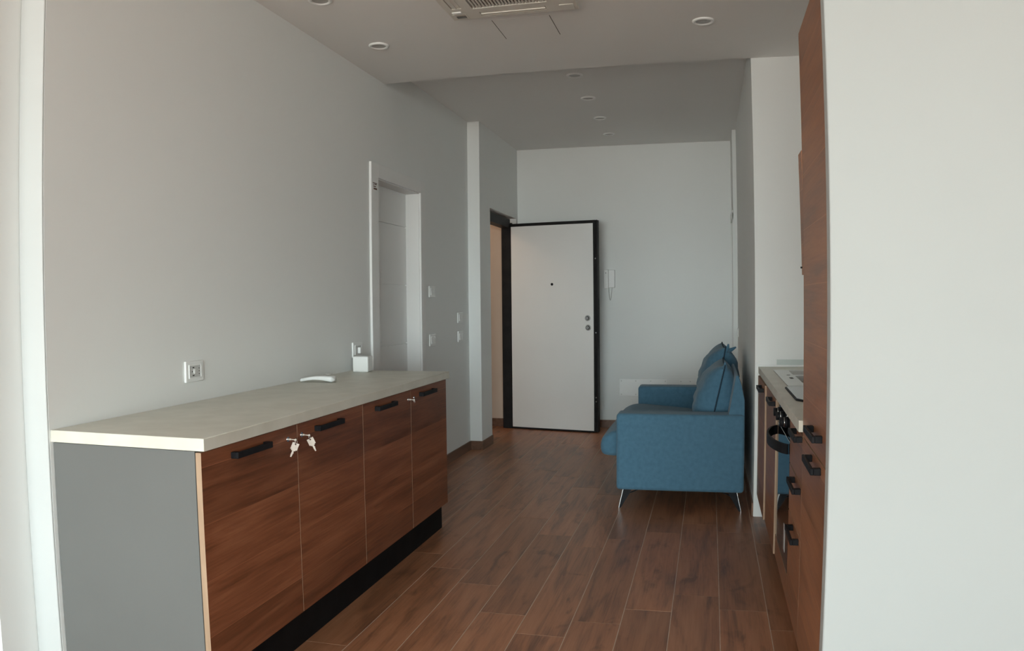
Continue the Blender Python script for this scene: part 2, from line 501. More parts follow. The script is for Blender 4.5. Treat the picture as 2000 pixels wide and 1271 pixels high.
# landing outside the entrance door
struct('wall_landing', B((-3.7, -2.12, 8.31, 8.52, 0, 2.75), (-3.7, -3.6, 6.9, 8.31, 0, 2.75), (-3.6, -2.30, 6.82, 6.93, 0, 2.75)), hall_m)
struct('ceiling_landing', B((-3.7, -2.12, 6.82, 8.52, 2.70, 2.80)), ceil_m)
struct('baseboard_landing', B((-3.6, -2.13, 8.300, 8.31, 0, .085)), skirt_m)

# skirting
t, hb = .010, .080
struct('baseboard_left', B((XL, XL + t, 4.50, 4.76, 0, hb), (XL, XL + t, 5.77, 6.93 - t, 0, hb), (XL, -1.98, 6.93 - t, 6.93, 0, hb), (-1.98, -1.98 + t, 6.93 - t, 7.28, 0, hb)), skirt_m)
struct('baseboard_back', B((-1.97, .24, YB - t, YB, 0, hb)), skirt_m)
struct('baseboard_right', B((.286 - t, .286, YK + .02, 7.85, 0, hb)), skirt_m)

# ------------------------------------------------------------------ inner door on the left wall
d1 = struct('door_1', B((-2.235, -2.193, 4.872, 5.668, .006, 1.03 - .0045), (-2.235, -2.193, 4.872, 5.668, 1.03 + .0045, 1.458 - .0045),
                        (-2.235, -2.193, 4.872, 5.668, 1.458 + .0045, 1.888 - .0045), (-2.235, -2.193, 4.872, 5.668, 1.888 + .0045, 2.141),
                        (-2.235, -2.203, 4.872, 5.668, .006, 2.141)), lacq)
bm = bmesh.new()
# flat casing around the opening, proud of the wall
add_box(bm, XL, XL + .016, 4.757, 4.872, 0, 2.235, bev=.002); add_box(bm, XL, XL + .016, 5.668, 5.758, 0, 2.235, bev=.002)
add_box(bm, XL, XL + .016, 4.872, 5.668, 2.143, 2.235, bev=.002)
struct('door_casing', bm, lacq, d1)
struct('door_lining', B((-2.30, XL, 4.868, 4.876, 0, 2.143), (-2.30, XL, 5.664, 5.672, 0, 2.143), (-2.30, XL, 4.876, 5.664, 2.137, 2.145)), lacq, d1)
for o in d1.children: tag(o, None)
bm = bmesh.new(); add_box(bm, XL + .0160, XL + .0166, 4.775, 4.852, 2.055, 2.105, mi=0)
add_box(bm, XL + .0166, XL + .0170, 4.777, 4.845, 2.098, 2.103, mi=1)
for i, (ya, yb, z) in enumerate(((4.785, 4.80, 2.088), (4.806, 4.838, 2.090), (4.785, 4.828, 2.076), (4.79, 4.845, 2.064), (4.79, 4.845, 2.059))):
    add_box(bm, XL + .0166, XL + .0170, ya, yb, z, z + .006, mi=1)
tag(obj('paper_label', bm, [lacq, noise_mix(principled('brown_ink', (.15, .075, .05), .8), (.12, .06, .04), (.2, .1, .07), nscale=30)]),
    'small label with brown print stuck on the left casing of the inner door', 'label')

# ------------------------------------------------------------------ entrance door: black frame, open white leaf
d2 = struct('door_2', B((-2.105, -2.012, 7.31, 7.36, 0, 2.145), (-2.105, -2.012, 8.185, 8.262, 0, 2.145), (-2.105, -2.012, 7.36, 8.185, 2.095, 2.185)), black_frame)
bm = bmesh.new()
add_box(bm, -2.012, -2.004, 7.305, 7.35, 0, 2.15); add_box(bm, -2.012, -2.004, 8.20, 8.262, 0, 2.15)
struct('frame_lip', bm, black_frame, d2)
for z in (.32, .8, 1.45, 1.9):
    bm = bmesh.new(); add_cyl(bm, (-2.06, 8.185, z), (-2.06, 8.180, z), .008, 12)
    struct('frame_bolt', bm, black_metal, d2)

# leaf, hinged at the far jamb and swung against the back wall
ld = thing('entrance_door_leaf', 'white entrance door leaf with black metal edge, standing open before the back wall', 'door', (-2.002, 8.18, .01))
u = Vector((-1.077 + 2.004, 8.010 - 8.178, 0)); LW = u.length; u.normalize()
nrm = Vector((u.y, -u.x, 0))                    # towards the camera
TH = Matrix(((u.x, -nrm.x, 0, 0), (u.y, -nrm.y, 0, 0), (0, 0, 1, 0), (0, 0, 0, 1)))


def leaf_part(name, bm, m, par):
    # local coordinates: x along the leaf, y away from the camera, z up
    bmesh.ops.recalc_face_normals(bm, faces=bm.faces)
    bmesh.ops.transform(bm, matrix=TH, verts=bm.verts)
    bmesh.ops.translate(bm, verts=bm.verts, vec=Vector((-2.004, 8.178, .0)))
    return obj(name, bm, m, par)


bm = bmesh.new(); add_box(bm, .002, LW - .044, 0, .008, .020, 2.105, bev=.0015); pn = leaf_part('white_panel', bm, lacq, ld)
bm = bmesh.new(); add_box(bm, 0, LW, .008, .062, .010, 2.135, bev=.002)
add_box(bm, LW - .042, LW - .022, -.004, .008, .010, 2.135); add_box(bm, LW - .014, LW, .0, .008, .010, 2.135)
add_box(bm, 0, LW - .042, -.003, .008, 2.107, 2.135); add_box(bm, 0, LW - .042, -.003, .008, .006, .018)
leaf_part('steel_core', bm, black_frame, ld)['label'] = 'black metal core and edge of the leaf'
bm = bmesh.new(); add_box(bm, LW, LW + .002, .012, .052, .85, 1.35)
leaf_part('lock_plate', bm, black_metal, ld)
for z in (.32, .36, 1.01, 1.75):
    bm = bmesh.new(); add_cyl(bm, (LW - .018, -.004, z), (LW - .018, -.010, z), .007, 12)
    leaf_part('latch_bolt', bm, chrome, ld)


def disc(name, sx, z, r, m, inner=None):
    bm = bmesh.new(); add_cyl(bm, (sx, 0, z), (sx, -.008, z), r, 28, r * .88)
    p = leaf_part(name, bm, m, ld)
    bm = bmesh.new(); add_cyl(bm, (sx, -.008, z), (sx, -.0086, z), r * .62, 28); leaf_part('dark_ring', bm, black_metal, p)
    if inner:
        bm = bmesh.new(); add_cyl(bm, (sx, -.008, z), (sx, -.018, z), r * .48, 20, r * .44); leaf_part(inner, bm, chrome, p)
        p2 = bmesh.new(); add_box(p2, sx - .001, sx + .001, -.0195, -.018, z - .006, z + .006); leaf_part('key_slot', p2, dark_void, p)


disc('lock_rosette', .835, 1.155, .030, chrome, 'lock_cylinder')
disc('lock_rosette', .840, 1.060, .030, chrome, 'lock_cylinder')
bm = bmesh.new(); add_cyl(bm, (.455, 0, 1.50), (.455, -.006, 1.50), .014, 24, .012)
pp = leaf_part('peephole', bm, black_frame, ld)
bm = bmesh.new(); add_cyl(bm, (.455, -.006, 1.50), (.455, -.008, 1.50), .006, 16); leaf_part('lens', bm, glass_blk, pp)

# door recess in the right wall near the back corner
d3 = struct('door_3', B((.2490, .2500, 7.93, 8.34, 0, 2.10)), lacq)
struct('door_casing', B((.243, .250, 7.875, 7.93, 0, 2.16), (.243, .250, 8.34, 8.385, 0, 2.16), (.240, .250, 7.875, 8.385, 2.10, 2.18)), lacq, d3)

# ------------------------------------------------------------------ ceiling fittings


def downlight(x, y, z, label):
    t = thing('ceiling_downlight', label, 'downlight', (x, y, z), 'recessed ceiling downlights')
    bm = bmesh.new(); n = 36
    prof = [(.0585, 0), (.0585, -.004), (.055, -.009), (.047, -.010), (.041, -.006), (.039, 0.0)]
    rings = [[bm.verts.new((x + r * math.cos(2 * math.pi * i / n), y + r * math.sin(2 * math.pi * i / n), z + dz)) for i in range(n)] for r, dz in prof]
    for a in range(len(prof) - 1):
        for i in range(n):
            bm.faces.new((rings[a][i], rings[a][(i + 1) % n], rings[a + 1][(i + 1) % n], rings[a + 1][i])).smooth = True
    obj('trim_ring', bm, plastic, t)
    bm = bmesh.new(); add_cyl(bm, (x, y, z - .0040), (x, y, z - .0015), .0395, 32)
    lens = obj('lamp_lens', bm, lens_m, t)
    lens['label'] = 'grey unlit lens'
    bm = bmesh.new(); add_cyl(bm, (x, y, z - .0048), (x, y, z - .0040), .018, 24)
    obj('reflector_cup', bm, lens_m, lens)


downlight(-1.79, 3.485, ZN, 'white downlight at the top edge, left of the air unit')
downlight(-1.80, 4.235, ZN, 'white downlight in the lower ceiling, above the far end of the long worktop')
downlight(0.005, 4.280, ZN, 'white downlight in the lower ceiling, right of the air unit, near the tall walnut cabinet')
downlight(-.907, 5.670, ZF, 'white downlight over the entrance, nearest of its row')
downlight(-.910, 6.350, ZF, 'white downlight over the entrance, second of its row from the ceiling step')
downlight(-.912, 7.080, ZF, 'white downlight over the entrance, third of its row from the ceiling step')
downlight(-.915, 7.790, ZF, 'white downlight over the entrance, farthest of its row, closest to the back wall')

# air unit cassette
ax0, ax1, ay0, ay1 = -1.242, -.598, 3.262, 3.906
ac = thing('ceiling_air_unit', 'ivory square cassette air conditioner set in the lower ceiling, cut by the top edge', 'air conditioner', ((ax0 + ax1) / 2, (ay0 + ay1) / 2, ZN))
bm = bmesh.new()
zb = ZN - .024
outer = [(ax0, ay0), (ax1, ay0), (ax1, ay1), (ax0, ay1)]
inn = [(ax0 + .135, ay0 + .135), (ax1 - .135, ay0 + .135), (ax1 - .135, ay1 - .135), (ax0 + .135, ay1 - .135)]
# frame built around four air slots
sl = .033   # slot distance from the outer edge
sw = .052   # slot width
L0, L1 = .155, .49
def frame_box(x0, x1, y0, y1, z0=zb, z1=ZN): add_box(bm, x0, x1, y0, y1, z0, z1)
frame_box(ax0, ax1, ay1 - sl, ay1); frame_box(ax0, ax1, ay0, ay0 + sl)
frame_box(ax0, ax0 + sl, ay0 + sl, ay1 - sl); frame_box(ax1 - sl, ax1, ay0 + sl, ay1 - sl)
for (cx0, cx1) in ((ax0 + sl, ax0 + L0), (ax0 + L1, ax1 - sl)):
    frame_box(cx0, cx1, ay1 - sl - sw, ay1 - sl); frame_box(cx0, cx1, ay0 + sl, ay0 + sl + sw)
for (cy0, cy1) in ((ay0 + sl + sw, ay0 + L0), (ay0 + L1, ay1 - sl - sw)):
    frame_box(ax0 + sl, ax0 + sl + sw, cy0, cy1); frame_box(ax1 - sl - sw, ax1 - sl, cy0, cy1)
k0 = sl + sw; k1 = .135
frame_box(ax0 + k0, ax1 - k0, ay1 - k1, ay1 - k0); frame_box(ax0 + k0, ax1 - k0, ay0 + k0, ay0 + k1)
frame_box(ax0 + k0, ax0 + k1, ay0 + k1, ay1 - k1); frame_box(ax1 - k1, ax1 - k0, ay0 + k1, ay1 - k1)
obj('panel_frame', bm, ac_m, ac)
obj('housing', B((ax0 + .02, ax1 - .02, ay0 + .02, ay1 - .02, ZN - .006, ZN - .001)), dark_void, ac)
for (x0, x1, y0, y1) in ((ax0 + L0 + .004, ax0 + L1 - .004, ay1 - sl - sw + .004, ay1 - sl - .004), (ax0 + L0 + .004, ax0 + L1 - .004, ay0 + sl + .004, ay0 + sl + sw - .004),
                         (ax0 + sl + .004, ax0 + sl + sw - .004, ay0 + L0 + .004, ay0 + L1 - .004), (ax1 - sl - sw + .004, ax1 - sl - .004, ay0 + L0 + .004, ay0 + L1 - .004)):
    bm = bmesh.new(); add_box(bm, x0, x1, y0, y1, zb + .002, zb + .007, bev=.001)
    if x1 - x0 > y1 - y0: add_box(bm, x0, x1, (y0 + y1) / 2 - .002, (y0 + y1) / 2 + .002, zb - .003, zb + .002)
    else: add_box(bm, (x0 + x1) / 2 - .002, (x0 + x1) / 2 + .002, y0, y1, zb - .003, zb + .002)
    obj('air_vane', bm, ac_m, ac)
n = 22
for i in range(n):
    xx = ax0 + .14 + (ax1 - ax0 - .28) * (i + .5) / n
    obj('grille_slat', B((xx - .004, xx + .004, ay0 + .138, ay1 - .138, zb + .002, zb + .010)), ac_m, ac)
for (cx, cy) in ((ax0 + .05, ay1 - .05), (ax1 - .05, ay1 - .05), (ax0 + .05, ay0 + .05), (ax1 - .05, ay0 + .05)):
    bm = bmesh.new(); add_box(bm, cx - .035, cx + .035, cy - .035, cy + .035, zb - .003, zb, bev=.001); cpv = obj('corner_cover', bm, ac_m, ac)
bm = bmesh.new(); add_box(bm, ax0 + .030, ax0 + .078, ay1 - .062, ay1 - .034, zb - .005, zb - .003); obj('sensor_window', bm, noise_mix(principled('brown_sensor', (.10, .08, .065), .3), (.09, .07, .055), (.11, .09, .07), nscale=9), ac)
bm = bmesh.new(); add_box(bm, ax0 + .026, ax0 + .074, ay1 - .130, ay1 - .108, zb - .010, zb - .003, bev=.003, seg=2); obj('latch', bm, plastic, ac)

# inspection hatch with its two long seams
hx0, hx1, hy0, hy1 = -1.075, -.770, 4.02, 4.335
ht = thing('ceiling_hatch', 'flush white inspection hatch in the ceiling behind the air unit, only its seams showing', 'hatch', ((hx0 + hx1) / 2, (hy0 + hy1) / 2, ZN))
obj('panel', B((hx0 + .002, hx1 - .002, hy0 + .002, hy1 - .002, ZN - .0006, ZN - .0001)), ceil_m, ht)
for x in (hx0, hx1): obj('seam', B((x - .0014, x + .0014, hy0, hy1, ZN - .0008, ZN - .0001)), dark_void, ht)

# ------------------------------------------------------------------ plates, sockets, switches
# face plates on the left wall (plane x = XL)


def wall_plate(name, label, cat, y0, y1, z0, z1, mod, group=None, X=XL, sgn=1):
    t = thing(name, label, cat, (X, (y0 + y1) / 2, z0), group)
    def bx(bm, a0, a1, ya, yb, za, zb_, bev=0, seg=1):
        xa, xb = sorted((X + sgn * a0, X + sgn * a1)); add_box(bm, xa, xb, ya, yb, za, zb_, bev=bev, seg=seg)
    bm = bmesh.new(); bx(bm, 0, .010, y0, y1, z0, z1, .003, 2); pl = obj('cover_plate', bm, plastic, t)
    cy, cz = (y0 + y1) / 2, (z0 + z1) / 2; w_, h_ = (y1 - y0), (z1 - z0)
    iw, ih = w_ * .31, h_ * .27
    bm = bmesh.new()
    for (a, b_, c_, d_) in ((-iw - .005, -iw, -ih - .005, ih + .005), (iw, iw + .005, -ih - .005, ih + .005), (-iw, iw, -ih - .005, -ih), (-iw, iw, ih, ih + .005)):
        bx(bm, .010, .0135, cy + a, cy + b_, cz + c_, cz + d_, .0008)
    obj('inner_frame', bm, plastic, t)
    if mod == 'socket':
        bm = bmesh.new(); bx(bm, .010, .0115, cy - iw, cy + iw, cz - ih, cz + ih); s = obj('socket_insert', bm, plastic_grey, t)
        bm = bmesh.new(); n_ = 20; r = ih * .82; yc = cy - iw * .35
        xa, xb = X + sgn * .0115, X + sgn * .0121
        add_cyl(bm, (xa, yc, cz), (xb, yc, cz), r, 24); obj('round_recess', bm, plastic_grey, s)
        bm = bmesh.new(); add_cyl(bm, (xb, yc - r * .45, cz), (xb + sgn * .0005, yc - r * .45, cz), .0030, 10); obj('pin_hole', bm, dark_void, s)
        for dz in (-r * .85, r * .85):
            bm = bmesh.new(); bx(bm, .0121, .0126, yc - .006, yc + .006, cz + dz - .0022, cz + dz + .0022); obj('earth_contact', bm, dark_void, s)
        for dz in (-.012, 0, .012):
            bm = bmesh.new(); add_cyl(bm, (X + sgn * .0115, cy + iw * .70, cz + dz), (X + sgn * .0122, cy + iw * .70, cz + dz), .0024, 10); obj('pin_hole', bm, dark_void, s)
        bm = bmesh.new(); bx(bm, .0121, .0150, yc + r * .05, yc + r * .75, cz - r * .5, cz + r * .5, .001); obj('contact_block', bm, plastic, s)
    elif mod == 'plug':
        bm = bmesh.new(); bx(bm, .010, .0115, cy - iw, cy + iw, cz - ih, cz + ih); s = obj('socket_insert', bm, plastic_grey, t)
        bm = bmesh.new(); bx(bm, .0115, .030, cy - iw * .25, cy + iw * .45, cz - ih * .9, cz + ih * .6, .004, 2); obj('plug', bm, plastic, t)
    else:
        n_ = mod
        for i in range(n_):
            ya = cy - iw + 2 * iw * i / n_ + .0008; yb = cy - iw + 2 * iw * (i + 1) / n_ - .0008
            bm = bmesh.new(); xs = X
            add_prism(bm, [(X + sgn * .0100, cz - ih), (X + sgn * .0155, cz - ih), (X + sgn * .0120, cz + ih), (X + sgn * .0100, cz + ih)], 'y', ya, yb)
            obj('rocker', bm, plastic, t)
    return t


wall_plate('wall_socket', 'white wall socket above the near part of the long worktop', 'socket', 2.828, 2.952, 1.010, 1.098, 'socket')
wall_plate('wall_socket', 'white wall socket with a plug, just above the white cube', 'socket', 4.472, 4.610, 1.000, 1.092, 'plug')
wall_plate('light_switch', 'upper white switch plate just right of the inner door casing', 'light switch', 5.862, 5.995, 1.368, 1.455, 2)
wall_plate('light_switch', 'lower white switch plate just right of the inner door casing', 'light switch', 5.862, 5.995, .992, 1.082, 2)
wall_plate('light_switch', 'upper white switch plate beside the projecting pier', 'light switch', 6.582, 6.715, 1.150, 1.238, 2)
wall_plate('light_switch', 'lower white switch plate beside the projecting pier', 'light switch', 6.586, 6.718, .988, 1.078, 3)
wall_plate('light_switch', 'narrow white switch plate on the wall above the far end of the sofa', 'light switch', 7.63, 7.73, .985, 1.065, 1, X=.286, sgn=-1)

# wall telephone for the street door on the back wall
it = thing('door_intercom', 'white door intercom handset hung on the back wall right of the open leaf', 'intercom', (-.99, YB, 1.45))
bm = bmesh.new(); add_box(bm, -1.062, -.945, YB - .028, YB, 1.462, 1.648, bev=.006, seg=2); obj('base', bm, lacq, it)
bm = bmesh.new(); add_box(bm, -1.060, -1.008, YB - .062, YB - .034, 1.452, 1.652, bev=.009, seg=3)
add_box(bm, -1.056, -1.012, YB - .040, YB - .028, 1.60, 1.645, bev=.002); add_box(bm, -1.056, -1.012, YB - .040, YB - .028, 1.462, 1.51, bev=.002)
obj('handset', bm, lacq, it)
bm = bmesh.new()
pts = []
for i in range(25):
    s = i / 24; a = math.pi * s
    x = -1.012 + .034 * s; z = 1.462 - .128 * math.sin(a) ** .75
    pts.append((x, YB - .02, z))
add_tube(bm, pts, .0042, 8); obj('cord', bm, plastic_grey, it)
bm = bmesh.new(); add_cyl(bm, (-1.034, YB - .062, 1.615), (-1.034, YB - .064, 1.615), .0045, 12); obj('button', bm, dark_void, it)


def cover_plate(label, x0, x1, z0, z1, sx):
    t = thing('junction_cover', label, 'cover plate', ((x0 + x1) / 2, YB, z0), 'white cover plates low on the back wall')
    bm = bmesh.new(); add_box(bm, x0, x1, YB - .006, YB, z0, z1, bev=.0015); obj('plate', bm, plastic, t)
    for x in sx:
        for z in (z0 + .018, z1 - .018):
            bm = bmesh.new(); add_cyl(bm, (x, YB - .006, z), (x, YB - .0075, z), .006, 12); obj('screw', bm, plastic_grey, t)


cover_plate('wide white screwed cover plate on the back wall, left of the sofa arm', -.905, -.411, .335, .511, (-.885, -.735, -.580, -.430))
cover_plate('white screwed cover plate on the back wall, behind the blue sofa', -.286, .06, .335, .511, (-.27, -.175, -.08, .04))

# ------------------------------------------------------------------ long cabinet on the left
DX = -1.500                    # front plane of its doors
ZD0, ZD1 = .147, .878
seams = [2.098, 2.708, 3.310, 3.912, 4.490]


def handle_bm(X, sgn, y0, y1, z, hh=.015, out=.030, th=.009):
    """square bar handle standing off a vertical front at x = X; sgn gives the outward direction"""
    bm = bmesh.new()
    def bx(a, b, c, d, e_, f): xa, xb = sorted((X + sgn * a, X + sgn * b)); add_box(bm, xa, xb, c, d, e_, f, bev=.0012)
    bx(out - th, out, y0, y1, z - hh, z + hh)
    bx(0, out - th, y0, y0 + .020, z - hh, z + hh)
    bx(0, out - th, y1 - .020, y1, z - hh, z + hh)
    return bm


def door_bm(x_front, sgn, y0, y1, z0, z1, th=.020):
    """door panel with pale edging on its four narrow sides (material 1) and a walnut face (material 0)"""
    bm = bmesh.new()
    xa, xb = sorted((x_front, x_front - sgn * th))
    vs = add_box(bm, xa, xb, y0, y1, z0, z1)
    bm.normal_update()
    for f in bm.faces:
        c = f.calc_center_median()
        f.material_index = 0 if abs(c.x - xa) < 1e-5 or abs(c.x - xb) < 1e-5 else 1
    return bm


def lock_on(door, X, y, z):
    bm = bmesh.new(); add_cyl(bm, (X, y, z), (X + .004, y, z), .009, 20); add_cyl(bm, (X + .004, y, z), (X + .006, y, z), .0055, 16)
    l = obj('lock', bm, chrome, door)
    return l


handles = [(2.262, 2.484), (2.848, 3.070), (3.445, 3.668), (4.035, 4.258)]
locks = [2.617, 2.790, 3.832, 3.99]
locks = [2.632, 2.738, 3.868, 3.952]
labs = ['walnut double-door base cabinet at the near end of the long worktop', 'walnut double-door base cabinet at the far end of the long worktop']
for c in range(2):
    y0, y1 = seams[2 * c], seams[2 * c + 2]
    cb = thing('base_cabinet', labs[c], 'cabinet', ((XL + DX) / 2, (y0 + y1) / 2, 0), 'base cabinets under the long worktop')
    bm = bmesh.new()
    add_box(bm, XL + .002, DX - .022, y0 + .019, y0 + .037, .149, .882); add_box(bm, XL + .002, DX - .022, y1 - .018, y1, .149, .882)
    add_box(bm, XL + .002, DX - .022, y0 + .037, y1 - .018, .149, .167); add_box(bm, XL + .002, DX - .022, y0 + .037, y1 - .018, .864, .882)
    add_box(bm, XL + .002, XL + .008, y0 + .037, y1 - .018, .167, .864)
    obj('carcass', bm, grey_panel, cb)
    bm = bmesh.new()
    if c == 0:
        add_box(bm, XL + .002, DX - .022, y0, y0 + .019, 0, .882)
        obj('side_panel', bm, grey_panel, cb)['label'] = 'grey laminate side panel facing the window'
    else:
        add_box(bm, XL + .002, DX - .022, y1, y1 + .0015, .149, .882)
        obj('side_panel', bm, grey_panel, cb)
    for d in range(2):
        ya, yb = seams[2 * c + d], seams[2 * c + d + 1]
        dr = obj('door', door_bm(DX, 1, ya + .0015, yb - .0015, ZD0, ZD1), [walnut, oak_edge], cb)
        h = handles[2 * c + d]
        obj('handle', handle_bm(DX, 1, h[0], h[1], .8415, .0105, .028), black_metal, dr)['label'] = 'black bar handle'

plinth = B((DX - .045, DX - .028, 2.125, 4.455, 0, .146))
tag(obj('plinth', plinth, plinth_m), 'black recessed plinth board under the long walnut cabinets', 'plinth')

LZ = .834
for i, (y, has) in enumerate(zip(locks, (2, 2, 1, 0))):
    dn = [o for o in bpy.data.objects if o.name.startswith('door') and o.parent and o.parent.name.startswith('base_cabinet')]
    dn.sort(key=lambda o: sum(v.co.y for v in o.data.vertices) / len(o.data.vertices) + ORIG[o.name].y)
    lock_on(dn[i], DX, y, LZ)


def key(y, z, ang, label, spare=True):
    """key standing in a cabinet lock, with a ring and a second key hanging from it"""
    X = DX + .006
    t = thing('cabinet_key', label, 'key', (X, y, z), 'keys in the locks of the long cabinet')
    bm = bmesh.new(); add_cyl(bm, (X, y, z), (X + .010, y, z), .0035, 12); add_cyl(bm, (X + .010, y, z), (X + .030, y, z - .001), .0020, 10)
    add_cyl(bm, (X + .029, y - .002, z - .001), (X + .029, y + .002, z - .001), .0042, 16)
    obj('shaft', bm, key_m, t)
    bm = bmesh.new()
    cx, cz = X + .030, z - .009
    add_tube(bm, [(cx, y + .002 + .007 * math.sin(a), cz + .008 * math.cos(a)) for a in [2 * math.pi * j / 20 for j in range(20)]], .0011, 6, closed=True)
    obj('ring', bm, chrome, t)
    if spare:
        bm = bmesh.new()
        # head with a hole: four strips around the hole, then collar and blade
        def R(dy, dz):
            c_, s_ = math.cos(ang), math.sin(ang)
            return (y + .002 + dy * c_ - dz * s_, cz - .004 + dy * s_ + dz * c_)
        def plate(a0, a1, b0, b1):
            pol = [R(a0, b0), R(a1, b0), R(a1, b1), R(a0, b1)]
            add_prism(bm, [(p[0], p[1]) for p in pol], 'x', cx - .001, cx + .001)
        hw = .013
        plate(-hw, -.003, -.026, 0); plate(.003, hw, -.026, 0); plate(-.003, .003, -.0015, 0); plate(-.003, .003, -.026, -.0075)
        plate(-.008, .008, -.030, -.026)
        plate(-.0035, .0030, -.048, -.030); plate(.0030, .0045, -.040, -.036); plate(-.0025, .0022, -.054, -.048)
        bmesh.ops.rotate(bm, verts=bm.verts, cent=(cx, y + .002, cz), matrix=Matrix.Rotation(-math.radians(48), 3, 'Z'))
        obj('hanging_key', bm, key_m, t)
    return t


key(locks[0], LZ, -.42, 'nickel keys in the lock of the nearest cabinet door, blade pointing lower left')
key(locks[1], LZ, .42, 'nickel keys in the lock of the second cabinet door, blade pointing lower right')
key(locks[2], LZ, .0, 'small key without a spare in the lock of the third cabinet door', False)

bm = bmesh.new(); add_box(bm, XL, -1.480, 2.088, 4.497, .885, .925, bev=.002, seg=2)
tag(obj('worktop', bm, stone), 'long beige stone-look worktop along the left wall', 'worktop')

# white cube and handset on the worktop
wc = thing('white_cube', 'small rounded white plastic cube at the far end of the long worktop', 'wireless device', (-1.985, 4.40, .925))
bm = bmesh.new(); add_box(bm, -2.036, -1.940, 4.355, 4.445, .926, 1.018, bev=.008, seg=3)
bmesh.ops.rotate(bm, verts=bm.verts, cent=(-1.985, 4.4, .93), matrix=Matrix.Rotation(.10, 3, 'Z')); obj('body', bm, plastic, wc)
bm = bmesh.new(); add_box(bm, -2.02, -1.955, 4.362, 4.438, .925, .927)
obj('foot', bm, plastic_grey, wc)
rm = thing('handset', 'white arched plastic handset lying in the middle of the long worktop', 'handset', (-1.955, 3.76, .925))
bm = bmesh.new()
N = 26; rows = []
for i in range(N + 1):
    s = i / N; x = -.098 + .196 * s
    arch = .016 * math.sin(math.pi * min(1, max(0, s))) ** 1.0
    th = .018 + .014 * s ** 2
    zc = arch * .75
    hw = .027 + .005 * s
    endk = min(1, min(s, 1 - s) / .05) ** .5 if min(s, 1 - s) < .05 else 1
    ring = []
    for j in range(16):
        a = 2 * math.pi * j / 16
        ca, sa = math.cos(a), math.sin(a)
        px = hw * endk * (abs(ca) ** .5) * (1 if ca > 0 else -1); pz = th / 2 * endk * (abs(sa) ** .5) * (1 if sa > 0 else -1)
        ring.append(bm.verts.new((x, px, zc + th / 2 + pz)))
    rows.append(ring)
for i in range(N):
    for j in range(16): bm.faces.new((rows[i][j], rows[i][(j + 1) % 16], rows[i + 1][(j + 1) % 16], rows[i + 1][j]))
bm.faces.new(rows[0][::-1]); bm.faces.new(rows[-1])
bmesh.ops.rotate(bm, verts=bm.verts, cent=(0, 0, 0), matrix=Matrix.Rotation(.02, 3, 'Z'))
bmesh.ops.translate(bm, verts=bm.verts, vec=(-1.955, 3.765, .9255))
obj('body', bm, plastic, rm, True)
bm = bmesh.new(); add_box(bm, -1.905, -1.875, 3.752, 3.776, .968, .9705, bev=.0008); obj('button', bm, plastic_grey, rm)

# ------------------------------------------------------------------ kitchen run on the right
KX = .319
yA, yBc, yO, yD, yT0, yT1 = 5.000, 4.400, 3.800, 3.210, 2.784, 2.184


def unit(name, label, y0, y1, z0=.149, z1=.884, top=True, cat='cabinet', gr='kitchen base cabinets on the right', xf=None):
    t = thing(name, label, cat, ((KX + .92) / 2, (y0 + y1) / 2, 0), gr)
    bm = bmesh.new(); x0 = (xf or KX) + .022
    add_box(bm, x0, .915, y0 + .0005, y0 + .018, z0, z1); add_box(bm, x0, .915, y1 - .018, y1 - .0005, z0, z1)
    add_box(bm, x0, .915, y0 + .018, y1 - .018, z0, z0 + .018); 
    if top: add_box(bm, x0, .915, y0 + .018, y1 - .018, z1 - .018, z1)
    add_box(bm, .905, .915, y0 + .018, y1 - .018, z0 + .018, z1 - .018)
    obj('carcass', bm, grey_panel, t)
    return t


ka = unit('base_cabinet', 'farthest kitchen base cabinet, against the end wall, its door standing a little proud', yBc, yA, top=False)
da = obj('door', door_bm(.3035, -1, yBc + .002, yA - .002, .147, .872), [walnut_r, oak_edge], ka)
obj('handle', handle_bm(.3035, -1, 4.47, 4.68, .838, .0098), black_metal, da)['label'] = 'black bar handle'
kb = unit('base_cabinet', 'kitchen base cabinet between the farthest cabinet and the oven', yO, yBc, top=False)
db = obj('door', door_bm(.3120, -1, yO + .002, yBc - .002, .147, .872), [walnut_r, oak_edge], kb)
obj('handle', handle_bm(.3120, -1, 3.825, 4.035, .848, .0098), black_metal, db)['label'] = 'black bar handle'
kd = unit('drawer_cabinet', 'kitchen base cabinet with three walnut drawers, between oven and tall cabinet', yT0, yD)
for i, (za, zb_, zh) in enumerate(((.702, .872, .858), (.519, .696, .694), (.147, .513, .514))):
    dd = obj('drawer', door_bm(KX, -1, yT0 + .0015, yD - .0015, za, zb_), [walnut_r, oak_edge], kd)
    zh = (.858, .674, .490)[i]
    obj('handle', handle_bm(KX, -1, (2.79, 2.815, 2.835)[i], (2.99, 3.02, 3.04)[i], zh, .0098), black_metal, dd)['label'] = 'black bar handle'

# oven
ov = thing('oven', 'built-in black glass oven under the hob, reflecting the blue sofa', 'oven', (.6, (yD + yO) / 2, 0))
obj('oven_body', B((KX + .022, .88, yD + .004, yO - .004, .245, .880)), dark_void, ov)
bm = bmesh.new(); add_box(bm, KX + .001, KX + .022, yD + .003, yO - .003, .782, .880, bev=.001); cp = obj('control_panel', bm, glass_blk, ov)
bm = bmesh.new(); add_box(bm, KX, KX + .022, yD + .003, yO - .003, .250, .776, bev=.0015); od = obj('oven_door', bm, glass_blk, ov)
for y in (3.635, 3.505, 3.330):
    bm = bmesh.new(); add_cyl(bm, (KX + .001, y, .838), (KX - .010, y, .838), .022, 28); add_cyl(bm, (KX - .010, y, .838), (KX - .030, y, .838), .018, 28)
    kn = obj('control_knob', bm, black_metal, cp)
    bm = bmesh.new(); add_cyl(bm, (KX - .010, y, .838), (KX - .014, y, .838), .0195, 28); kn2 = obj('chrome_collar', bm, chrome, cp)
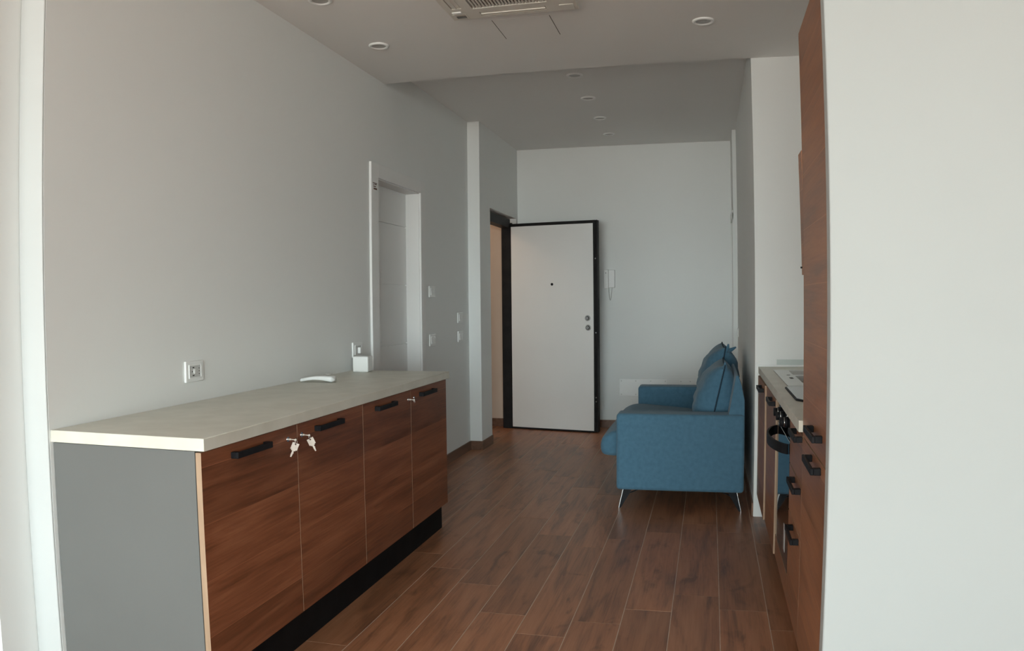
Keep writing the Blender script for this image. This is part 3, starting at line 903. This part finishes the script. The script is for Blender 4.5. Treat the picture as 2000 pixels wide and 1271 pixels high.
bm = bmesh.new()
pts = []
for i in range(25):
    s = i / 24
    y = 3.255 + (3.755 - 3.255) * s
    pts.append((KX - .004 - .058 * math.sin(math.pi * s) ** .62, y, .742))
prev = None
for p_, q_ in zip(pts[:-1], pts[1:]):
    pass
secs = []
for i, p in enumerate(pts):
    d = Vector(pts[min(i + 1, 24)]) - Vector(pts[max(i - 1, 0)]); d.normalize()
    a = Vector((0, 0, 1)); b_ = d.cross(a)
    secs.append([bm.verts.new(Vector(p) + a * za + b_ * xb) for za, xb in ((-.020, -.004), (.020, -.004), (.020, .004), (-.020, .004))])
for i in range(24):
    for j in range(4): bm.faces.new((secs[i][j], secs[i][(j + 1) % 4], secs[i + 1][(j + 1) % 4], secs[i + 1][j]))
bm.faces.new(secs[0][::-1]); bm.faces.new(secs[-1])
obj('oven_handle', bm, black_metal, od)
bm = bmesh.new(); add_box(bm, KX - .0006, KX, 3.33, 3.39, .30, .41); obj('rating_label', bm, plastic_grey, od)
obj('lower_panel', door_bm(KX, -1, yD + .0015, yO - .0015, .147, .244), [walnut_r, oak_edge], ov)

# plinth of the kitchen run
tag(obj('plinth', B((KX + .055, KX + .07, yT1 + .01, 3.80, 0, .143)), walnut_r), 'recessed walnut plinth board under the kitchen cabinets on the right', 'plinth')

# tall cabinet
tc_ = unit('tall_cabinet', 'tall walnut cabinet against the near right wall, with black handles at worktop height', yT1, yT0, .149, 2.215, gr=None)
dt = obj('door', door_bm(KX, -1, yT1 + .0015, yT0 - .0015, .875, 2.222), [walnut_r, oak_edge], tc_)
obj('handle', handle_bm(KX, -1, 2.312, 2.524, .940, .0098), black_metal, dt)['label'] = 'black bar handle'
dt2 = obj('door', door_bm(KX, -1, yT1 + .0015, yT0 - .0015, .147, .869), [walnut_r, oak_edge], tc_)
obj('handle', handle_bm(KX, -1, 2.328, 2.545, .846, .0098), black_metal, dt2)['label'] = 'black bar handle'
bm = bmesh.new(); add_box(bm, KX, .915, yT0, yT0 + .001, .90, 2.215)
obj('side_panel', bm, walnut_r, tc_)

# wall cabinet tucked behind the tall one; its flap stands slightly open at the top
wcab = thing('wall_cabinet', 'narrow walnut wall cabinet showing just past the tall cabinet', 'cabinet', (.62, 2.84, 1.414))
obj('carcass', B((.345, .92, 2.787, 2.872, 1.418, 1.822)), walnut_r, wcab)
bm = bmesh.new(); add_prism(bm, [(.3235, 1.414), (.341, 1.414), (.336, 1.827), (.3165, 1.827)], 'y', 2.787, 2.874)
fl = obj('door', bm, walnut_r, wcab)
bm = bmesh.new(); add_box(bm, .317, .325, 2.854, 2.862, 1.436, 1.442, bev=.001); obj('knob', bm, black_metal, fl)

# worktop, sink, hob
bm = bmesh.new(); x0, x1, y0, y1, zt = .305, .928, yT0, YK - .001, .925
# worktop with a cut-out for the sink bowl
add_box(bm, x0, x1, y0, 3.99, .886, zt); add_box(bm, x0, x1, 4.37, y1, .886, zt)
add_box(bm, x0, .445, 3.99, 4.37, .886, zt); add_box(bm, .81, x1, 3.99, 4.37, .886, zt)
bmesh.ops.remove_doubles(bm, verts=bm.verts, dist=1e-5)
tag(obj('worktop', bm, stone), 'beige stone-look kitchen worktop on the right with sink and hob', 'worktop')
us = thing('worktop_upstand', 'thin white upstand strip where the kitchen worktop meets the end wall', 'upstand', (.6, YK, .925))
obj('strip', B((.308, .928, YK - .012, YK, .925, .936)), plastic, us)
tag(obj('splash_panel', B((.415, .928, YK - .006, YK - .001, .936, .968)), splash_m), 'low frosted greenish splash panel on the end wall behind the sink', 'panel')
sk = thing('sink', 'inset steel kitchen sink with draining grooves on the right-hand worktop', 'sink', (.63, 4.28, .925))
bm = bmesh.new()
sx0, sx1, sy0, sy1 = .372, .88, 3.86, 4.72
bx0, bx1, by0, by1 = .455, .80, 4.00, 4.36
for (a, b_, c_, d_) in ((sx0, sx1, sy0, by0), (sx0, sx1, by1, sy1), (sx0, bx0, by0, by1), (bx1, sx1, by0, by1)):
    add_box(bm, a, b_, c_, d_, .9255, .930)
obj('steel_deck', bm, steel, sk)
bm = bmesh.new()
n = 32; cx, cy, rx, ry = (bx0 + bx1) / 2, (by0 + by1) / 2, (bx1 - bx0) / 2, (by1 - by0) / 2
prev = None
for (f_, z) in ((1.0, .930), (.97, .915), (.93, .80), (.80, .775), (.1, .77)):
    ring = []
    for i in range(n):
        a = 2 * math.pi * i / n; ca, sa = math.cos(a), math.sin(a)
        ring.append(bm.verts.new((cx + rx * f_ * abs(ca) ** .55 * (1 if ca > 0 else -1), cy + ry * f_ * abs(sa) ** .55 * (1 if sa > 0 else -1), z)))
    if prev:
        for i in range(n): bm.faces.new((prev[i], prev[(i + 1) % n], ring[(i + 1) % n], ring[i])).smooth = True
    prev = ring
bm.faces.new(prev)
obj('bowl', bm, steel, sk)
for i in range(5):
    y = 4.43 + i * .05
    bm = bmesh.new(); add_box(bm, .45, .84, y, y + .012, .930, .9335, bev=.0012); obj('drain_ridge', bm, steel, sk)
for (x, y) in ((.425, 4.40), (.425, 4.26), (.425, 4.22)):
    bm = bmesh.new(); add_cyl(bm, (x, y, .930), (x, y, .931), .010, 14)
    obj('tap_hole', bm, dark_void, sk)
hb_ = thing('hob', 'black glass hob set in the kitchen worktop in front of the sink', 'hob', (.63, 3.52, .925))
bm = bmesh.new()
add_prism(bm, [(.352, 3.33), (.375, 3.285), (.88, 3.285), (.88, 3.795), (.352, 3.795)], 'z', .9255, .931); obj('frame', bm, black_metal, hb_)
bm = bmesh.new(); add_prism(bm, [(.357, 3.335), (.379, 3.291), (.875, 3.291), (.875, 3.790), (.357, 3.790)], 'z', .931, .934); obj('glass_top', bm, hob_m, hb_)

# ------------------------------------------------------------------ blue sofa
sf = thing('sofa', 'blue fabric two-seat sofa seen from its arm, backed against the right wall', 'sofa', (-.2, 5.98, 0))
SY0, SY1 = 5.060, 6.880
AT = .619


def grid_soft(bm, poly_fn, nu, nv, closed_u=True):
    rows = [[bm.verts.new(poly_fn(i / nu, j / nv)) for j in range(nv)] for i in range(nu + 1)]
    for i in range(nu):
        for j in range(nv):
            bm.faces.new((rows[i][j], rows[i][(j + 1) % nv], rows[i + 1][(j + 1) % nv], rows[i + 1][j])).smooth = True
    bm.faces.new(rows[0][::-1]); bm.faces.new(rows[-1])


for (ya, yb) in ((SY0, SY0 + .175), (SY1 - .185, SY1)):
    bm = bmesh.new(); add_box(bm, -.567, .229, ya, yb, .130, AT, bev=.022, seg=4)
    obj('arm', bm, blue, sf)
# base between the arms
bm = bmesh.new(); add_box(bm, -.52, .20, SY0 + .17, SY1 - .18, .140, .330, bev=.015, seg=3); obj('seat_base', bm, blue, sf)
# back: leaning board, narrowing to the top
bm = bmesh.new()
add_prism(bm, [(.090, .30), (.133, .62), (.165, .80), (.175, .862), (.192, .862), (.210, .797), (.229, .712), (.231, .30)], 'y', SY0 + .03, SY1 - .03, bev=.006, seg=3)
obj('backrest', bm, blue, sf)


def seat_cushion(ya, yb, name='seat_cushion'):
    bm = bmesh.new()
    # profile in x-z: front nose hanging low, crowned top
    prof = [(.08, .330), (.08, .418), (-.10, .446), (-.30, .464), (-.47, .478), (-.560, .484), (-.615, .474), (-.665, .446), (-.692, .420), (-.700, .370), (-.694, .325), (-.670, .306), (-.58, .303), (-.52, .305), (-.50, .330)]
    n = 14; rows = []
    cxp, czp = -.30, .40
    for i in range(n + 1):
        s = i / n; y = ya + (yb - ya) * s
        k_ = min(s, 1 - s) / .07
        f_ = 1 - .10 * (1 - min(1, k_)) ** 2
        crown = .010 * math.sin(math.pi * s)
        rows.append([bm.verts.new((cxp + (x - cxp) * (1 - (1 - f_) * .35), y, czp + (z - czp) * f_ + (crown if z > .44 else 0))) for x, z in prof])
    m_ = len(prof)
    for i in range(n):
        for j in range(m_): bm.faces.new((rows[i][j], rows[i][(j + 1) % m_], rows[i + 1][(j + 1) % m_], rows[i + 1][j]))
    bm.faces.new(rows[0][::-1]); bm.faces.new(rows[-1])
    o = obj(name, bm, blue, sf, True)
    md = o.modifiers.new('s', 'SUBSURF'); md.levels = 1; md.render_levels = 2
    return o


ym = (SY0 + .175 + SY1 - .185) / 2
seat_cushion(SY0 + .180, ym - .002); seat_cushion(ym + .002, SY1 - .190)


def pillow(cx, cy, cz, hw, hh, th, lean, twist, name, seed):
    """fat knife-edge pillow: width along y, height along the leaning axis, thickness across it, with pinched corners"""
    rnd = random.Random(seed)
    bm = bmesh.new(); n = 22
    ex = Vector((math.cos(lean), 0, -math.sin(lean))); ez = Vector((math.sin(lean), 0, math.cos(lean)))
    ey = Vector((0, 1, 0))
    Rz = Matrix.Rotation(twist, 3, 'Z')
    ex = Rz @ ex; ey = Rz @ ey; ez = Rz @ ez
    ph = [rnd.uniform(0, 6.28) for _ in range(6)]
    def pos(u, v, side):
        # outline: sides slightly drawn in, corners pointing out
        uo = u * (1 - .075 * (1 - v * v)); vo = v * (1 - .060 * (1 - u * u))
        if v > 0: vo -= .05 * (1 - u * u) * 0
        a = max(0, 1 - u ** 6) ** .5 * max(0, 1 - abs(v) ** 3.2) ** .55
        full = th * a * (1 - .22 * max(0, v))
        wr = .006 * math.sin(7 * u + 5 * v + ph[0]) + .005 * math.sin(13 * v - 4 * u + ph[1]) + .004 * math.sin(17 * u + ph[2]) * (v ** 2)
        t_ = full + wr * a
        c = Vector((cx, cy, cz))
        return c + ey * (uo * hw) + ez * (vo * hh) + ex * (side * t_)
    g = {}
    for s in (-1, 1):
        for i in range(n + 1):
            for j in range(n + 1):
                u = math.sin((i / n - .5) * math.pi); v = math.sin((j / n - .5) * math.pi)
                if s == 1 and (i in (0, n) or j in (0, n)): g[(s, i, j)] = g[(-1, i, j)]
                else: g[(s, i, j)] = bm.verts.new(pos(u, v, s))
    for s in (-1, 1):
        for i in range(n):
            for j in range(n):
                bm.faces.new((g[(s, i, j)], g[(s, i + 1, j)], g[(s, i + 1, j + 1)], g[(s, i, j + 1)])).smooth = True
    rim = [(i, 0) for i in range(n)] + [(n, j) for j in range(n)] + [(i, n) for i in range(n, 0, -1)] + [(0, j) for j in range(n, 0, -1)]
    pts = [g[(-1, i, j)].co.copy() + (Vector((0, 0, 0))) for i, j in rim]
    o = obj(name, bm, blue, sf)
    b2 = bmesh.new()
    cc_ = Vector((cx, cy, cz))
    pts = [p + (p - cc_).normalized() * (.0025 + .0035 * math.sin(i * 2.3) ** 2) for i, p in enumerate(pts)]
    add_tube(b2, pts, .0050, 7, closed=True)
    obj('piping', b2, blue_dark, o)
    # corner ears
    for (i, j) in ((0, n), (n, n)):
        b3 = bmesh.new(); p = cc_ + (pts[0] - pts[0])
        c = g_c[(i, j)] if False else None
        b3.free()
    return o


P1 = pillow(.058, 5.62, .665, .345, .248, .142, .22, 0.0, 'back_cushion', 3)
P2 = pillow(.078, 6.32, .705, .340, .282, .150, .16, 0.02, 'back_cushion', 9)
# gathered corner tips standing up from the cushions
for (par, pts_) in ((P1, ((.108, 5.292, .885), (.114, 5.287, .910), (.112, 5.284, .930))), (P2, ((.132, 6.000, .955), (.148, 5.994, .985), (.150, 5.990, 1.008))), (P2, ((.15, 6.02, .955), (.182, 6.005, .972), (.205, 6.000, .985)))):
    bm = bmesh.new(); add_tube(bm, pts_, [.020, .012, .006], 8)
    obj('corner_tuft', bm, blue, par)

# four angled metal legs
for (x, y, s) in ((-.525, SY0 + .065, -1), (.185, SY0 + .065, 1), (-.525, SY1 - .065, -1), (.185, SY1 - .065, 1)):
    bm = bmesh.new()
    add_prism(bm, [(x, .132), (x - s * .055, .132), (x - s * .040, .098), (x + s * .018, 0), (x + s * .030, 0)], 'y', y - .003, y + .003)
    lg = obj('leg', bm, black_metal, sf)
    bm = bmesh.new()
    add_prism(bm, [(x - s * .000, .132), (x + s * .0035, .132), (x + s * .0325, 0), (x + s * .029, 0)], 'y', y - .006, y + .006)
    obj('chrome_edge', bm, chrome, lg)
    bm = bmesh.new(); add_tube(bm, [(x - s * .040, y, .100), (x - s * .110, y + .0, .130)], .004, 6); obj('strut', bm, black_metal, lg)
print('tiles', tile_count)
